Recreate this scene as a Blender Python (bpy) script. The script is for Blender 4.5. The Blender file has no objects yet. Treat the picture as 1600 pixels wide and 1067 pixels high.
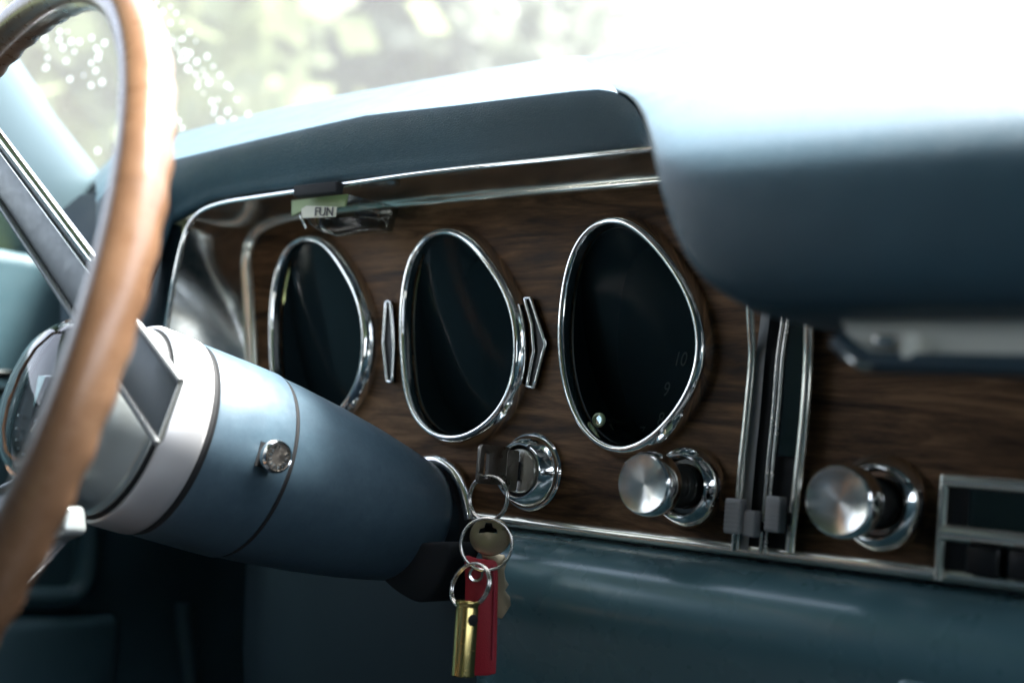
import bpy, bmesh, math, random
from mathutils import Vector, Matrix, Quaternion
import numpy as np
random.seed(7)
scene = bpy.context.scene
col = scene.collection

# ------------------------------------------------------------------ camera
RW = Matrix(((0.7655738581, 0.6379718834, 0.0829972518),
             (-0.0083210245, -0.1191783959, 0.9928379880),
             (0.6432942004, -0.7607814312, -0.0859312846)))       # world -> camera
CAM = Vector((0.36687005, -0.52436475, -0.06325518))
F = 2000.0
cam_data = bpy.data.cameras.new('camera'); cam = bpy.data.objects.new('camera', cam_data); col.objects.link(cam)
m4 = RW.transposed().to_4x4(); m4.translation = CAM
cam.matrix_world = m4
cam_data.sensor_width = 36.0; cam_data.lens = 45.0
cam_data.clip_start = 0.02; cam_data.clip_end = 500
cam_data.dof.use_dof = True; cam_data.dof.focus_distance = 0.645; cam_data.dof.aperture_fstop = 4.8
scene.camera = cam

# ------------------------------------------------------------------ light: bright overcast day outside the car
SUN_AZ, SUN_EL = math.radians(35), math.radians(70)   # azimuth measured from +Y (car's nose) towards +X
world = bpy.data.worlds.new('World'); scene.world = world; world.use_nodes = True
wn = world.node_tree; wn.nodes.clear()
wo = wn.nodes.new('ShaderNodeOutputWorld'); wb = wn.nodes.new('ShaderNodeBackground'); sky = wn.nodes.new('ShaderNodeTexSky')
sky.sky_type = 'NISHITA'; sky.sun_disc = False; sky.sun_elevation = SUN_EL; sky.sun_rotation = SUN_AZ
sky.air_density = 1.0; sky.dust_density = 4.0; sky.ozone_density = 1.0
wb.inputs['Strength'].default_value = 0.15
hs = wn.nodes.new('ShaderNodeHueSaturation'); hs.inputs['Saturation'].default_value = .5     # thin cloud: a paler sky
wn.links.new(sky.outputs[0], hs.inputs['Color']); wn.links.new(hs.outputs[0], wb.inputs[0]); wn.links.new(wb.outputs[0], wo.inputs[0])
sl = bpy.data.lights.new('sun', 'SUN'); sl.energy = 3.6; sl.angle = math.radians(14); sl.color = (1, .97, .92)
sun = bpy.data.objects.new('sun', sl); col.objects.link(sun)
sd = Vector((math.sin(SUN_AZ)*math.cos(SUN_EL), math.cos(SUN_AZ)*math.cos(SUN_EL), math.sin(SUN_EL)))
sun.rotation_euler = sd.to_track_quat('Z', 'Y').to_euler()
vs = scene.view_settings
vs.view_transform = 'Standard'; vs.look = 'None'; vs.gamma = 1; vs.exposure = 2.85; vs.use_curve_mapping = False
scene.cycles.max_bounces = 10; scene.cycles.transparent_max_bounces = 16
scene.cycles.caustics_reflective = False

# ------------------------------------------------------------------ helpers
def ray(px, py):
    return RW.transposed() @ Vector(((px-800)/F, (533.5-py)/F, -1.0))
def P(px, py, Y=0.0):
    d = ray(px, py); return CAM + d*((Y-CAM.y)/d.y)
def PXp(px, py, X):
    d = ray(px, py); return CAM + d*((X-CAM.x)/d.x)
def PZp(px, py, Z):
    d = ray(px, py); return CAM + d*((Z-CAM.z)/d.z)
def PD(px, py, depth):
    return CAM + ray(px, py)*depth
def proj(p):
    q = RW @ (Vector(p)-CAM); return (800+F*q.x/-q.z, 533.5-F*q.y/-q.z)

def props(o, label=None, cat=None, group=None, kind=None):
    if label: o['label'] = label
    if cat: o['category'] = cat
    if group: o['group'] = group
    if kind: o['kind'] = kind
    return o
def thing(name, loc, label, cat, group=None):
    o = bpy.data.objects.new(name, None); col.objects.link(o); o.location = loc
    o.empty_display_size = .01
    return props(o, label, cat, group)
def root_loc(o):
    v = Vector((0, 0, 0))
    while o is not None:
        v += o.location; o = o.parent
    return v
def mk(name, verts, faces, mat, parent=None, smooth=True, angle=None, origin=None):
    """one mesh object from world-space coordinates"""
    off = root_loc(parent) if parent is not None else Vector(origin or (0, 0, 0))
    me = bpy.data.meshes.new(name)
    me.from_pydata([tuple(Vector(v)-off) for v in verts], [], faces)
    bm = bmesh.new(); bm.from_mesh(me)
    bmesh.ops.remove_doubles(bm, verts=bm.verts, dist=1e-7)
    bmesh.ops.recalc_face_normals(bm, faces=bm.faces)
    if angle is not None:
        for e in bm.edges:
            if len(e.link_faces) == 2 and e.calc_face_angle(0) > math.radians(angle): e.smooth = False
    bm.to_mesh(me); bm.free()
    if smooth:
        for p in me.polygons: p.use_smooth = True
    o = bpy.data.objects.new(name, me); col.objects.link(o)
    me.materials.append(mat)
    if parent is not None: o.parent = parent
    else: o.location = off
    return o
def frame_from(axis):
    a = Vector(axis).normalized()
    h = Vector((0, 0, 1)) if abs(a.z) < .9 else Vector((1, 0, 0))
    e = a.cross(h).normalized(); g = e.cross(a).normalized()
    return a, e, g
def lathe(name, prof, org, axis, mat, parent=None, seg=64, angle=38, rfun=None):
    a, e, g = frame_from(axis); org = Vector(org)
    vs_, fs = [], []
    n = len(prof)
    for k in range(seg):
        t = 2*math.pi*k/seg; d = e*math.cos(t)+g*math.sin(t)
        for (r, h) in prof:
            rr = r if rfun is None else rfun(r, h, t)
            vs_.append(org+a*h+d*rr)
    for k in range(seg):
        k2 = (k+1) % seg
        for i in range(n-1):
            fs.append((k*n+i, k2*n+i, k2*n+i+1, k*n+i+1))
    return mk(name, vs_, fs, mat, parent, angle=angle)
def catmull(pts, n=8, closed=False):
    pts = [Vector(p) for p in pts]; out = []; m = len(pts)
    rng = range(m) if closed else range(m-1)
    for i in rng:
        if closed: p0, p1, p2, p3 = pts[i-1], pts[i], pts[(i+1) % m], pts[(i+2) % m]
        else: p0, p1, p2, p3 = pts[max(i-1, 0)], pts[i], pts[i+1], pts[min(i+2, m-1)]
        for k in range(n):
            t = k/n
            out.append(.5*((2*p1)+(-p0+p2)*t+(2*p0-5*p1+4*p2-p3)*t*t+(-p0+3*p1-3*p2+p3)*t**3))
    if not closed: out.append(pts[-1])
    return out
def tube_geo(path, r, seg=10, closed=False, up=None, squash=1.0):
    path = [Vector(p) for p in path]; m = len(path); vs_, fs = [], []
    prev = None
    for i, p in enumerate(path):
        if closed: t = path[(i+1) % m]-path[i-1]
        else: t = path[min(i+1, m-1)]-path[max(i-1, 0)]
        t.normalize()
        if prev is None:
            h = Vector(up) if up else (Vector((0, 0, 1)) if abs(t.z) < .9 else Vector((1, 0, 0)))
        else: h = prev
        s = t.cross(h); s.normalize(); u = s.cross(t); u.normalize(); prev = u
        rr = r(i/(m-1)) if callable(r) else r
        for k in range(seg):
            a = 2*math.pi*k/seg
            vs_.append(p+s*math.cos(a)*rr+u*math.sin(a)*rr*squash)
    for i in range(m if closed else m-1):
        j = (i+1) % m
        for k in range(seg):
            k2 = (k+1) % seg
            fs.append((i*seg+k, i*seg+k2, j*seg+k2, j*seg+k))
    if not closed:
        fs.append(tuple(range(seg))); fs.append(tuple((m-1)*seg+k for k in range(seg)))
    return vs_, fs
def tube(name, path, r, mat, parent=None, seg=10, closed=False, up=None, squash=1.0):
    v, f = tube_geo(path, r, seg, closed, up, squash)
    return mk(name, v, f, mat, parent, angle=60)
def loft(name, rows, mat, parent=None, angle=None, cap=False, origin=None):
    n = len(rows[0]); v, f = [], []
    for r in rows: v += [Vector(p) for p in r]
    for i in range(len(rows)-1):
        for k in range(n-1):
            f.append((i*n+k, i*n+k+1, (i+1)*n+k+1, (i+1)*n+k))
    if cap:
        f.append(tuple(i*n for i in range(len(rows)))); f.append(tuple(i*n+n-1 for i in range(len(rows))))
    return mk(name, v, f, mat, parent, angle=angle, origin=origin)
def boxgeo(org, ax, ay, az, sx, sy, sz):
    org = Vector(org); v = []
    for i in (-1, 1):
        for j in (-1, 1):
            for k in (-1, 1):
                v.append(org+ax*(i*sx/2)+ay*(j*sy/2)+az*(k*sz/2))
    f = [(0, 1, 3, 2), (4, 6, 7, 5), (0, 4, 5, 1), (2, 3, 7, 6), (0, 2, 6, 4), (1, 5, 7, 3)]
    return v, f
UX, UY, UZ = Vector((1, 0, 0)), Vector((0, 1, 0)), Vector((0, 0, 1))
def bevel_obj(o, w, seg=3, angle=30):
    bm = bmesh.new(); bm.from_mesh(o.data)
    ed = [e for e in bm.edges if len(e.link_faces) == 2 and e.calc_face_angle(0) > math.radians(angle)]
    bmesh.ops.bevel(bm, geom=ed, offset=w, segments=seg, profile=.5, affect='EDGES', clamp_overlap=True)
    for fc in bm.faces: fc.smooth = True
    for e in bm.edges:
        e.smooth = not (len(e.link_faces) == 2 and e.calc_face_angle(0) > math.radians(50))
    bm.to_mesh(o.data); bm.free()
    return o
def box(name, org, size, mat, parent=None, axes=(UX, UY, UZ), bevel=0, seg=3, origin=None):
    v, f = boxgeo(org, *axes, *size)
    o = mk(name, v, f, mat, parent, smooth=False, origin=origin)
    if bevel: bevel_obj(o, bevel, seg)
    return o
def prism(name, outline, depth_vec, mat, parent=None, bevel=0, hole=None):
    """outline: list of points (closed), extruded by depth_vec; optional hole outline"""
    bm = bmesh.new(); loops = [outline]+([hole] if hole else [])
    ed = []
    for lp in loops:
        vv = [bm.verts.new(p) for p in lp]
        for i in range(len(vv)): ed.append(bm.edges.new((vv[i], vv[(i+1) % len(vv)])))
    if hole: bmesh.ops.triangle_fill(bm, edges=ed, use_beauty=True)
    else: bm.faces.new(bm.verts)
    res = bmesh.ops.extrude_face_region(bm, geom=list(bm.faces))
    bmesh.ops.translate(bm, verts=[g for g in res['geom'] if isinstance(g, bmesh.types.BMVert)], vec=depth_vec)
    bm.verts.index_update()
    v = [x.co.copy() for x in bm.verts]; f = [tuple(x.index for x in fc.verts) for fc in bm.faces]
    bm.free()
    o = mk(name, v, f, mat, parent, smooth=False)
    if bevel: bevel_obj(o, bevel, 2)
    return o

# ------------------------------------------------------------------ materials
def mat(name, base=(.5, .5, .5), rough=.5, metal=0.0, **kw):
    m = bpy.data.materials.new(name); m.use_nodes = True
    b = m.node_tree.nodes['Principled BSDF']
    b.inputs['Base Color'].default_value = (*base, 1); b.inputs['Roughness'].default_value = rough; b.inputs['Metallic'].default_value = metal
    for k, v in kw.items():
        b.inputs[k.replace('_', ' ')].default_value = v
    return m
def nodes(m): return m.node_tree.nodes, m.node_tree.links, m.node_tree.nodes['Principled BSDF']
def coords(m, scale=(1, 1, 1), out='Object'):
    n, l, b = nodes(m)
    tc = n.new('ShaderNodeTexCoord'); mp = n.new('ShaderNodeMapping'); mp.inputs['Scale'].default_value = scale
    l.new(tc.outputs[out], mp.inputs[0]); return mp.outputs[0]
def noise(m, vec, scale, detail=4, rough=.55, dist=0):
    n, l, b = nodes(m); t = n.new('ShaderNodeTexNoise')
    t.inputs['Scale'].default_value = scale; t.inputs['Detail'].default_value = detail; t.inputs['Roughness'].default_value = rough
    t.inputs['Distortion'].default_value = dist
    l.new(vec, t.inputs['Vector']); return t.outputs['Fac']
def ramp(m, fac, stops):
    n, l, b = nodes(m); r = n.new('ShaderNodeValToRGB'); e = r.color_ramp.elements
    while len(e) < len(stops): e.new(.5)
    for i, (p, c) in enumerate(stops):
        e[i].position = p; e[i].color = (*c, 1) if len(c) == 3 else c
    l.new(fac, r.inputs[0]); return r.outputs[0]
def bump(m, fac, strength, dist):
    n, l, b = nodes(m); t = n.new('ShaderNodeBump'); t.inputs['Strength'].default_value = strength; t.inputs['Distance'].default_value = dist
    l.new(fac, t.inputs['Height']); l.new(t.outputs[0], b.inputs['Normal']); return t
def rough_var(m, fac, lo, hi):
    n, l, b = nodes(m); t = n.new('ShaderNodeMapRange'); t.inputs['To Min'].default_value = lo; t.inputs['To Max'].default_value = hi
    t.inputs['From Min'].default_value = .3; t.inputs['From Max'].default_value = .7
    l.new(fac, t.inputs[0]); l.new(t.outputs[0], b.inputs['Roughness'])

def vinyl(name, base, rough=.42, grain=900, s=.5):
    m = mat(name, base, rough, 0, Specular_IOR_Level=.36, Coat_Weight=.22, Coat_Roughness=.42)
    n, l, b = nodes(m); c = coords(m)
    vo = n.new('ShaderNodeTexVoronoi'); vo.feature = 'DISTANCE_TO_EDGE'; vo.inputs['Scale'].default_value = grain
    l.new(c, vo.inputs['Vector'])
    bump(m, vo.outputs['Distance'], s, .0009)
    big = noise(m, c, 14, 5)
    l.new(ramp(m, big, [(.3, tuple(x*.86 for x in base)), (.7, tuple(min(1, x*1.12) for x in base))]), b.inputs['Base Color'])
    rough_var(m, noise(m, c, 60, 4), rough-.05, rough+.08)
    return m
M = {}
M['vinyl'] = vinyl('blue_vinyl', (.036, .088, .122), .42, 800, .45)
M['vinyl_dark'] = vinyl('navy_vinyl', (.024, .054, .078), .45, 800)
M['pillar'] = mat('pale_blue_paint', (.078, .125, .148), .45)
m = M['wood'] = mat('walnut_veneer', (.1, .06, .04), .5, 0, Specular_IOR_Level=.22)
n, l, b = nodes(m)
c1 = coords(m, (9, 1, 75)); c2 = coords(m, (40, 1, 330)); c3 = coords(m, (1, 1, 1))
w1 = noise(m, c1, 1.0, 6, .62, 1.4); w2 = noise(m, c2, 1.0, 5, .7, .3)
mx = n.new('ShaderNodeMath'); mx.operation = 'MULTIPLY_ADD'; mx.inputs[1].default_value = .42; l.new(w2, mx.inputs[0]); l.new(w1, mx.inputs[2])
l.new(ramp(m, mx.outputs[0], [(.44, (.013, .0068, .0034)), (.58, (.056, .029, .014)), (.70, (.135, .070, .033)), (.86, (.28, .152, .075))]), b.inputs['Base Color'])
bump(m, w2, .25, .0004); rough_var(m, w2, .46, .62)
def chrome(name, base=(.86, .87, .86), rough=.06, wav=0.0, var=1.0):
    m = mat(name, base, rough, 1.0)
    c = coords(m)
    rough_var(m, noise(m, c, 220, 5, .7), rough*(1-.4*var), rough*(1+.9*var)+.02*var)
    if wav: bump(m, noise(m, c, 55, 3), wav, .002)
    return m
M['chrome'] = chrome('bright_chrome', rough=.055, wav=.12)
M['chrome_wavy'] = chrome('thin_plated_chrome', (.72, .73, .71), rough=.15, wav=.03, var=.3)
M['trim'] = mat('aged_bright_trim', (.90, .88, .78), .2, .8)
M['steel'] = chrome('nickel_steel_wire', (.72, .70, .66), rough=.16)
m = M['silver'] = mat('silver_paint_collar', (.72, .73, .74), .32, .55)
m = M['hub_metal'] = mat('brushed_hub_aluminium', (.42, .47, .47), .34, .5); rough_var(m, noise(m, coords(m), 300, 3), .3, .4)
m = M['col_light'] = mat('steel_blue_paint', (.125, .21, .29), .40, .10, Coat_Weight=.2, Coat_Roughness=.3)
rough_var(m, noise(m, coords(m), 300, 4), .36, .46); bump(m, noise(m, coords(m), 900, 3), .06, .0004)
n, l, b = nodes(m)
l.new(ramp(m, noise(m, coords(m), 70, 10, .85), [(.32, (.046, .084, .116)), (.6, (.068, .118, .156)), (.72, (.105, .160, .195))]), b.inputs['Base Color'])
m = M['dash_metal'] = mat('teal_dash_paint', (.085, .180, .205), .24, .1, Coat_Weight=.3, Coat_Roughness=.15)
rough_var(m, noise(m, coords(m), 40, 3), .24, .32); bump(m, noise(m, coords(m), 900, 2), .03, .0003)
M['black'] = mat('black_plastic', (.012, .012, .013), .35)
M['stem'] = mat('dark_plated_stem', (.22, .22, .21), .16, .85)
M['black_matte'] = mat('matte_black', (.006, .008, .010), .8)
M['dial'] = mat('dial_black', (.012, .024, .030), .7, 0, Specular_IOR_Level=.12)
M['numeral'] = mat('faded_numerals', (.20, .21, .20), .6)
M['pale_green'] = mat('pale_green_ring', (.55, .66, .42), .35)
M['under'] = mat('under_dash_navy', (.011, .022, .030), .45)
M['door'] = vinyl('door_vinyl', (.050, .105, .130), .45, 700)
M['headliner'] = mat('headliner_cloth', (.30, .33, .32), .9)
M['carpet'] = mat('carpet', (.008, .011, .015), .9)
m = M['rim'] = mat('tan_wood_rim', (.42, .21, .09), .30, 0, Coat_Weight=.35, Coat_Roughness=.18)
n, l, b = nodes(m); c = coords(m, (1, 1, 1))
l.new(ramp(m, noise(m, c, 35, 5, .6, 1.0), [(.25, (.13, .068, .036)), (.6, (.20, .112, .062)), (.8, (.25, .148, .085))]), b.inputs['Base Color'])
rough_var(m, noise(m, c, 160, 4), .24, .36); bump(m, noise(m, c, 500, 3), .08, .0004)
M['rim_back'] = mat('dark_grip_back', (.045, .022, .015), .35)
M['spoke'] = mat('grey_spoke_enamel', (.27, .29, .30), .42, .45)
rough_var(M['spoke'], noise(M['spoke'], coords(M['spoke']), 260, 5), .36, .5)
# spun metal caps: radial anisotropy about the local Y axis
m = M['spun'] = mat('spun_aluminium', (.80, .79, .73), .24, 1.0, Anisotropic=.9, Anisotropic_Rotation=.25)
n, l, b = nodes(m); tg = n.new('ShaderNodeTangent'); tg.direction_type = 'RADIAL'; tg.axis = 'Y'; l.new(tg.outputs[0], b.inputs['Tangent'])
M['key_dark'] = chrome('dark_key_steel', (.20, .185, .165), rough=.3)
M['key_brass'] = chrome('worn_brass_key', (.42, .35, .24), rough=.3, var=.4)
M['brass'] = chrome('cartridge_brass', (.66, .52, .20), rough=.22, var=.3)
m = M['leather'] = vinyl('red_leather', (.36, .010, .022), .42, 1400, .35)
M['thread'] = mat('red_stitching', (.30, .02, .04), .7)
M['lever'] = mat('grey_lever_plastic', (.40, .40, .40), .5)
M['smoke_green'] = mat('green_black_glass', (.008, .020, .014), .08)
M['label_green'] = mat('green_label', (.30, .42, .18), .5)
M['label_white'] = mat('cream_label_tape', (.72, .72, .58), .5)
M['ink'] = mat('black_ink', (.01, .01, .01), .5)
M['alu_plate'] = mat('dull_aluminium_plate', (.80, .80, .72), .5, 0)
def thin_glass(name, tint=(1, 1, 1), refl=1.0, haze=0.0, rough=.01, ior=1.5, film=None):
    m = bpy.data.materials.new(name); m.use_nodes = True; nt = m.node_tree; nt.nodes.clear()
    o = nt.nodes.new('ShaderNodeOutputMaterial'); tr = nt.nodes.new('ShaderNodeBsdfTransparent'); gl = nt.nodes.new('ShaderNodeBsdfGlossy')
    tr.inputs[0].default_value = (*tint, 1); gl.inputs['Roughness'].default_value = rough; gl.inputs[0].default_value = (refl, refl, refl, 1)
    fr = nt.nodes.new('ShaderNodeFresnel'); fr.inputs[0].default_value = ior
    mx = nt.nodes.new('ShaderNodeMixShader'); nt.links.new(fr.outputs[0], mx.inputs[0]); nt.links.new(tr.outputs[0], mx.inputs[1]); nt.links.new(gl.outputs[0], mx.inputs[2])
    last = mx
    if haze:
        tl = nt.nodes.new('ShaderNodeBsdfDiffuse' if film else 'ShaderNodeBsdfTranslucent'); tl.inputs[0].default_value = (*(film or (.9, .92, .92)), 1)   # film that imitates veiling glare and reflected tone
        m2 = nt.nodes.new('ShaderNodeMixShader'); m2.inputs[0].default_value = haze
        nt.links.new(mx.outputs[0], m2.inputs[1]); nt.links.new(tl.outputs[0], m2.inputs[2]); last = m2
    nt.links.new(last.outputs[0], o.inputs[0]); return m
M['lens'] = thin_glass('gauge_glass', (.6, .65, .65), .02, haze=.05, rough=.08, film=(.22, .42, .50))  # teal film puts the cabin's dim reflection into the glass colour
M['acrylic'] = thin_glass('clear_acrylic', (.62, .64, .62), 1.6, rough=.08)
M['horn_lens'] = thin_glass('clear_horn_lens', (.85, .88, .88), 1.0)
M['windshield'] = thin_glass('windshield_glass', (.90, .93, .91), .5, haze=.05)  # haze puts the pale glare into the pane itself
M['drop'] = mat('water_drop', (.9, .92, .92), .1)  # milky white: the sun glint of clear drops is put into their colour
n, l, b = nodes(M['drop']); tl = n.new('ShaderNodeBsdfTranslucent'); tl.inputs[0].default_value = (.95, .97, .97, 1)
mx = n.new('ShaderNodeMixShader'); mx.inputs[0].default_value = .7
l.new(b.outputs[0], mx.inputs[1]); l.new(tl.outputs[0], mx.inputs[2]); l.new(mx.outputs[0], n['Material Output'].inputs[0])
M['grass'] = mat('grass_ground', (.10, .13, .05), .9)
M['bark'] = mat('bark', (.10, .075, .05), .9)
def leafmat(name, a, b_):
    m = mat(name, a, .5, 0); n, l, b = nodes(m)
    l.new(ramp(m, noise(m, coords(m), 1.5, 3), [(.3, a), (.7, b_)]), b.inputs['Base Color'])
    tl = n.new('ShaderNodeBsdfTranslucent'); tl.inputs[0].default_value = (*[x*1.6 for x in b_], 1)
    mx = n.new('ShaderNodeMixShader'); mx.inputs[0].default_value = .45
    out = n['Material Output']; l.new(b.outputs[0], mx.inputs[1]); l.new(tl.outputs[0], mx.inputs[2]); l.new(mx.outputs[0], out.inputs[0])
    return m
M['leaf'] = leafmat('leaf_green', (.11, .14, .075), (.16, .18, .10))
M['leaf2'] = leafmat('leaf_grey_green', (.12, .14, .11), (.17, .185, .15))

def smooth_loop(pts, keep=6, n=96):
    """closed planar loop (x, z) from traced points, low-pass filtered"""
    p = np.array(pts, float); q = np.vstack([p, p[:1]])
    s = np.concatenate([[0], np.cumsum(np.hypot(*np.diff(q, axis=0).T))])
    t = np.linspace(0, s[-1], 256, endpoint=False)
    z = np.interp(t, s, q[:, 0])+1j*np.interp(t, s, q[:, 1])
    Fz = np.fft.fft(z); k = np.fft.fftfreq(256, 1/256); Fz[np.abs(k) > keep] = 0
    z = np.fft.ifft(Fz)[::256//128][:128]
    if n != 128: 
        idx = np.linspace(0, 128, n, endpoint=False); z = np.interp(idx, np.arange(129), np.append(z.real, z.real[0]))+1j*np.interp(idx, np.arange(129), np.append(z.imag, z.imag[0]))
    area = .5*np.sum(z.real*np.roll(z.imag, -1)-np.roll(z.real, -1)*z.imag)
    if area < 0: z = z[::-1]
    return z
def loop_normals(z):
    t = np.roll(z, -1)-np.roll(z, 1); t /= np.abs(t); return -1j*t      # outward for counter-clockwise loops
def to3(z, Y): return [Vector((v.real, Y, v.imag)) for v in z]
def ring_loft(name, loops, mat_, parent, angle=45):
    n = len(loops[0]); v, f = [], []
    for lp in loops: v += lp
    for i in range(len(loops)-1):
        for k in range(n):
            k2 = (k+1) % n; f.append((i*n+k, i*n+k2, (i+1)*n+k2, (i+1)*n+k))
    return mk(name, v, f, mat_, parent, angle=angle)
def text_mesh(name, body, size, org, ax, ay, mat_, parent, extrude=.0002, shear=0, xscale=1):
    cu = bpy.data.curves.new('tmp', 'FONT'); cu.body = body; cu.size = size; cu.align_x = 'CENTER'; cu.align_y = 'CENTER'; cu.extrude = extrude; cu.shear = shear
    to = bpy.data.objects.new('tmp', cu); me = bpy.data.meshes.new_from_object(to)
    az = ax.cross(ay)
    v = [Vector(org)+ax*(p.co.x*xscale)+ay*p.co.y+az*p.co.z for p in me.vertices]; f = [tuple(p.vertices) for p in me.polygons]
    bpy.data.objects.remove(to); bpy.data.meshes.remove(me)
    return mk(name, v, f, mat_, parent, smooth=False)

# ------------------------------------------------------------------ the car's shell round the dash (setting), mostly unseen, blocks light and darkens reflections
DOOR_X, RIGHT_X = -.56, .98
def struct(o): o['kind'] = 'structure'; return o
fl = struct(box('cabin_floor', (.21, -.7, -.62), (1.7, 2.4, .04), M['carpet'], origin=(.21, -.7, -.62)))
fw = struct(box('firewall', (.21, .36, -.24), (1.7, .03, .72), M['under'], origin=(.21, .36, -.24)))
struct(loft('sun_leak_sheet', [[Vector((-.72+1.75*i/8, y, z)) for i in range(9)] for y, z in ((.02, .085), (.12, .10), (.25, .10), (.42, .08), (.44, -.1))], M['under'], origin=(.2, .2, .1)))  # unseen sheet added to keep sun from leaking into the footwell
# headliner, softly crowned
rows = []
for j in range(9):
    y = -.22-1.5*j/8
    rows.append([Vector((DOOR_X-.02+(RIGHT_X-DOOR_X+.04)*i/12, y, .40+.045*math.sin(math.pi*i/12)+.02*math.sin(math.pi*j/8))) for i in range(13)])
struct(loft('cabin_roof', rows, M['headliner'], origin=(.2, -.9, .42)))
struct(box('passenger_door_panel', (RIGHT_X+.03, -.6, -.26), (.06, 1.9, .66), M['door'], bevel=.02, origin=(RIGHT_X, -.6, -.26)))
struct(box('rear_fill_blocker', (.21, -1.75, -.06), (1.7, .08, 1.1), M['vinyl_dark'], bevel=.03, origin=(.21, -1.75, -.12)))  # unseen, added up to the roof to shut out light from behind
struct(box('quarter_fill_blocker', (DOOR_X-.03, -1.36, .12), (.06, .74, .66), M['headliner'], bevel=.02, origin=(DOOR_X, -1.36, .12)))  # unseen, both rear sides closed off to cut the fill light
struct(box('quarter_fill_blocker', (RIGHT_X+.03, -1.36, .12), (.06, .74, .66), M['headliner'], bevel=.02, origin=(RIGHT_X, -1.36, .12)))
struct(box('door_pillar', (DOOR_X-.03, -.98, .12), (.07, .16, .62), M['vinyl_dark'], bevel=.02, origin=(DOOR_X, -.98, .12)))
struct(box('seat_back', (-.22, -.93, -.16), (.60, .16, .66), M['vinyl_dark'], bevel=.06, seg=5, origin=(-.22, -.93, -.16)))

# ------------------------------------------------------------------ dashboard: wood panel, chrome frame, mouldings
dash = thing('dashboard', (0, 0, -.1), 'car dashboard with dark walnut panel in a chrome frame and blue lower edge', 'dashboard')
FD = -.055
inner_px = [(402, 640), (400, 580), (397, 520), (393, 460), (390, 415), (394, 384), (408, 362), (436, 347), (480, 337), (540, 329), (600, 322)]
inner = [P(x, y, 0) for x, y in inner_px]
inner += [Vector((x, 0, .0775)) for x in (-.1, 0, .1, .25, .45)]
innerC = catmull(inner, 6)
outer_px = [(236, 640), (252, 560), (262, 500), (272, 440), (284, 385), (296, 352), (316, 330), (350, 317), (405, 308), (460, 300), (520, 291)]
outer = [P(x, y, FD) for x, y in outer_px]
outer += [Vector((x, FD, .0780)) for x in (-.09, .01, .11, .26, .46)]
outerC = catmull(outer, 6)
# gauge outlines traced in the panel plane
def px_loop(pts, sc, ox, oy, Y): return [(p.x, p.z) for p in (P(ox+x/sc, oy+y/sc, Y) for x, y in pts)]
G3 = [(92, 560), (95, 420), (120, 290), (160, 190), (215, 130), (270, 118), (330, 130), (400, 180), (470, 260), (530, 350), (570, 440), (590, 530), (592, 620), (575, 700), (530, 790), (470, 870), (400, 930), (340, 958), (290, 960), (230, 935), (180, 890), (140, 820), (110, 730), (97, 650)]
G2 = [(130, 520), (133, 400), (150, 290), (180, 200), (225, 145), (280, 122), (330, 130), (390, 160), (440, 210), (490, 280), (535, 360), (570, 440), (585, 530), (585, 630), (575, 720), (545, 800), (500, 870), (440, 920), (370, 955), (310, 960), (250, 935), (195, 890), (165, 830), (145, 740), (135, 640)]
z3 = smooth_loop(px_loop(G3, 2.4235, 840, 300, -.0085)); z2 = smooth_loop(px_loop(G2, 2.668, 580, 320, -.0085))
pl = P(429, 440, -.0085); pr = P(563, 530, -.0085); pt = P(472, 377, -.0085)
z1 = z2.copy(); w2_ = z2.real.max()-z2.real.min()
z1 = z1-(z2.real.min()+z2.real.max())/2+(pl.x+pr.x)/2; z1 = z1+1j*(pt.z-z1.imag.max())
# wood panel with openings behind the gauges
bm = bmesh.new(); ed = []
bl = [Vector((p.x, 0, p.z)) for p in innerC]+[Vector((.45, 0, -.100)), Vector((-.02, 0, -.100)), Vector((-.29, 0, -.100))]
for lp in [bl, to3(z1, 0), to3(z2, 0), to3(z3, 0)]:
    vv = [bm.verts.new(p) for p in lp]
    for i in range(len(vv)): ed.append(bm.edges.new((vv[i], vv[(i+1) % len(vv)])))
bmesh.ops.triangle_fill(bm, edges=ed, use_beauty=True, use_dissolve=False)
bm.verts.index_update()
# the column passes through the lower left: drop nothing, the column covers it
mk('wood_panel', [v.co.copy() for v in bm.verts], [tuple(v.index for v in fc.verts) for fc in bm.faces], M['wood'], dash, smooth=False); bm.free()
fr = loft('chrome_frame', [innerC, [a.lerp(b_, .33) for a, b_ in zip(innerC, outerC)], [a.lerp(b_, .66) for a, b_ in zip(innerC, outerC)], outerC], M['chrome_wavy'], dash)
tube('bead', [p+Vector((0, -.002, 0)) for p in innerC], lambda u: .0048 if u < .35 else (.0048-.0018*min(1, (u-.35)/.15)), M['trim'], fr, 12)
tube('bead', [p+Vector((0, 0, 0)) for p in outerC], .0016, M['chrome'], fr, 10)
trimpath = [Vector((P(733, 810).x, -.001, -.0995))]+[Vector((x, -.001, -.0995+.0015*(x+.08)/.3)) for x in (-.05, 0, .06, .12, .18, .25, .45)]
tube('lower_moulding', trimpath, .0036, M['trim'], dash, 14, squash=.9)

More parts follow.
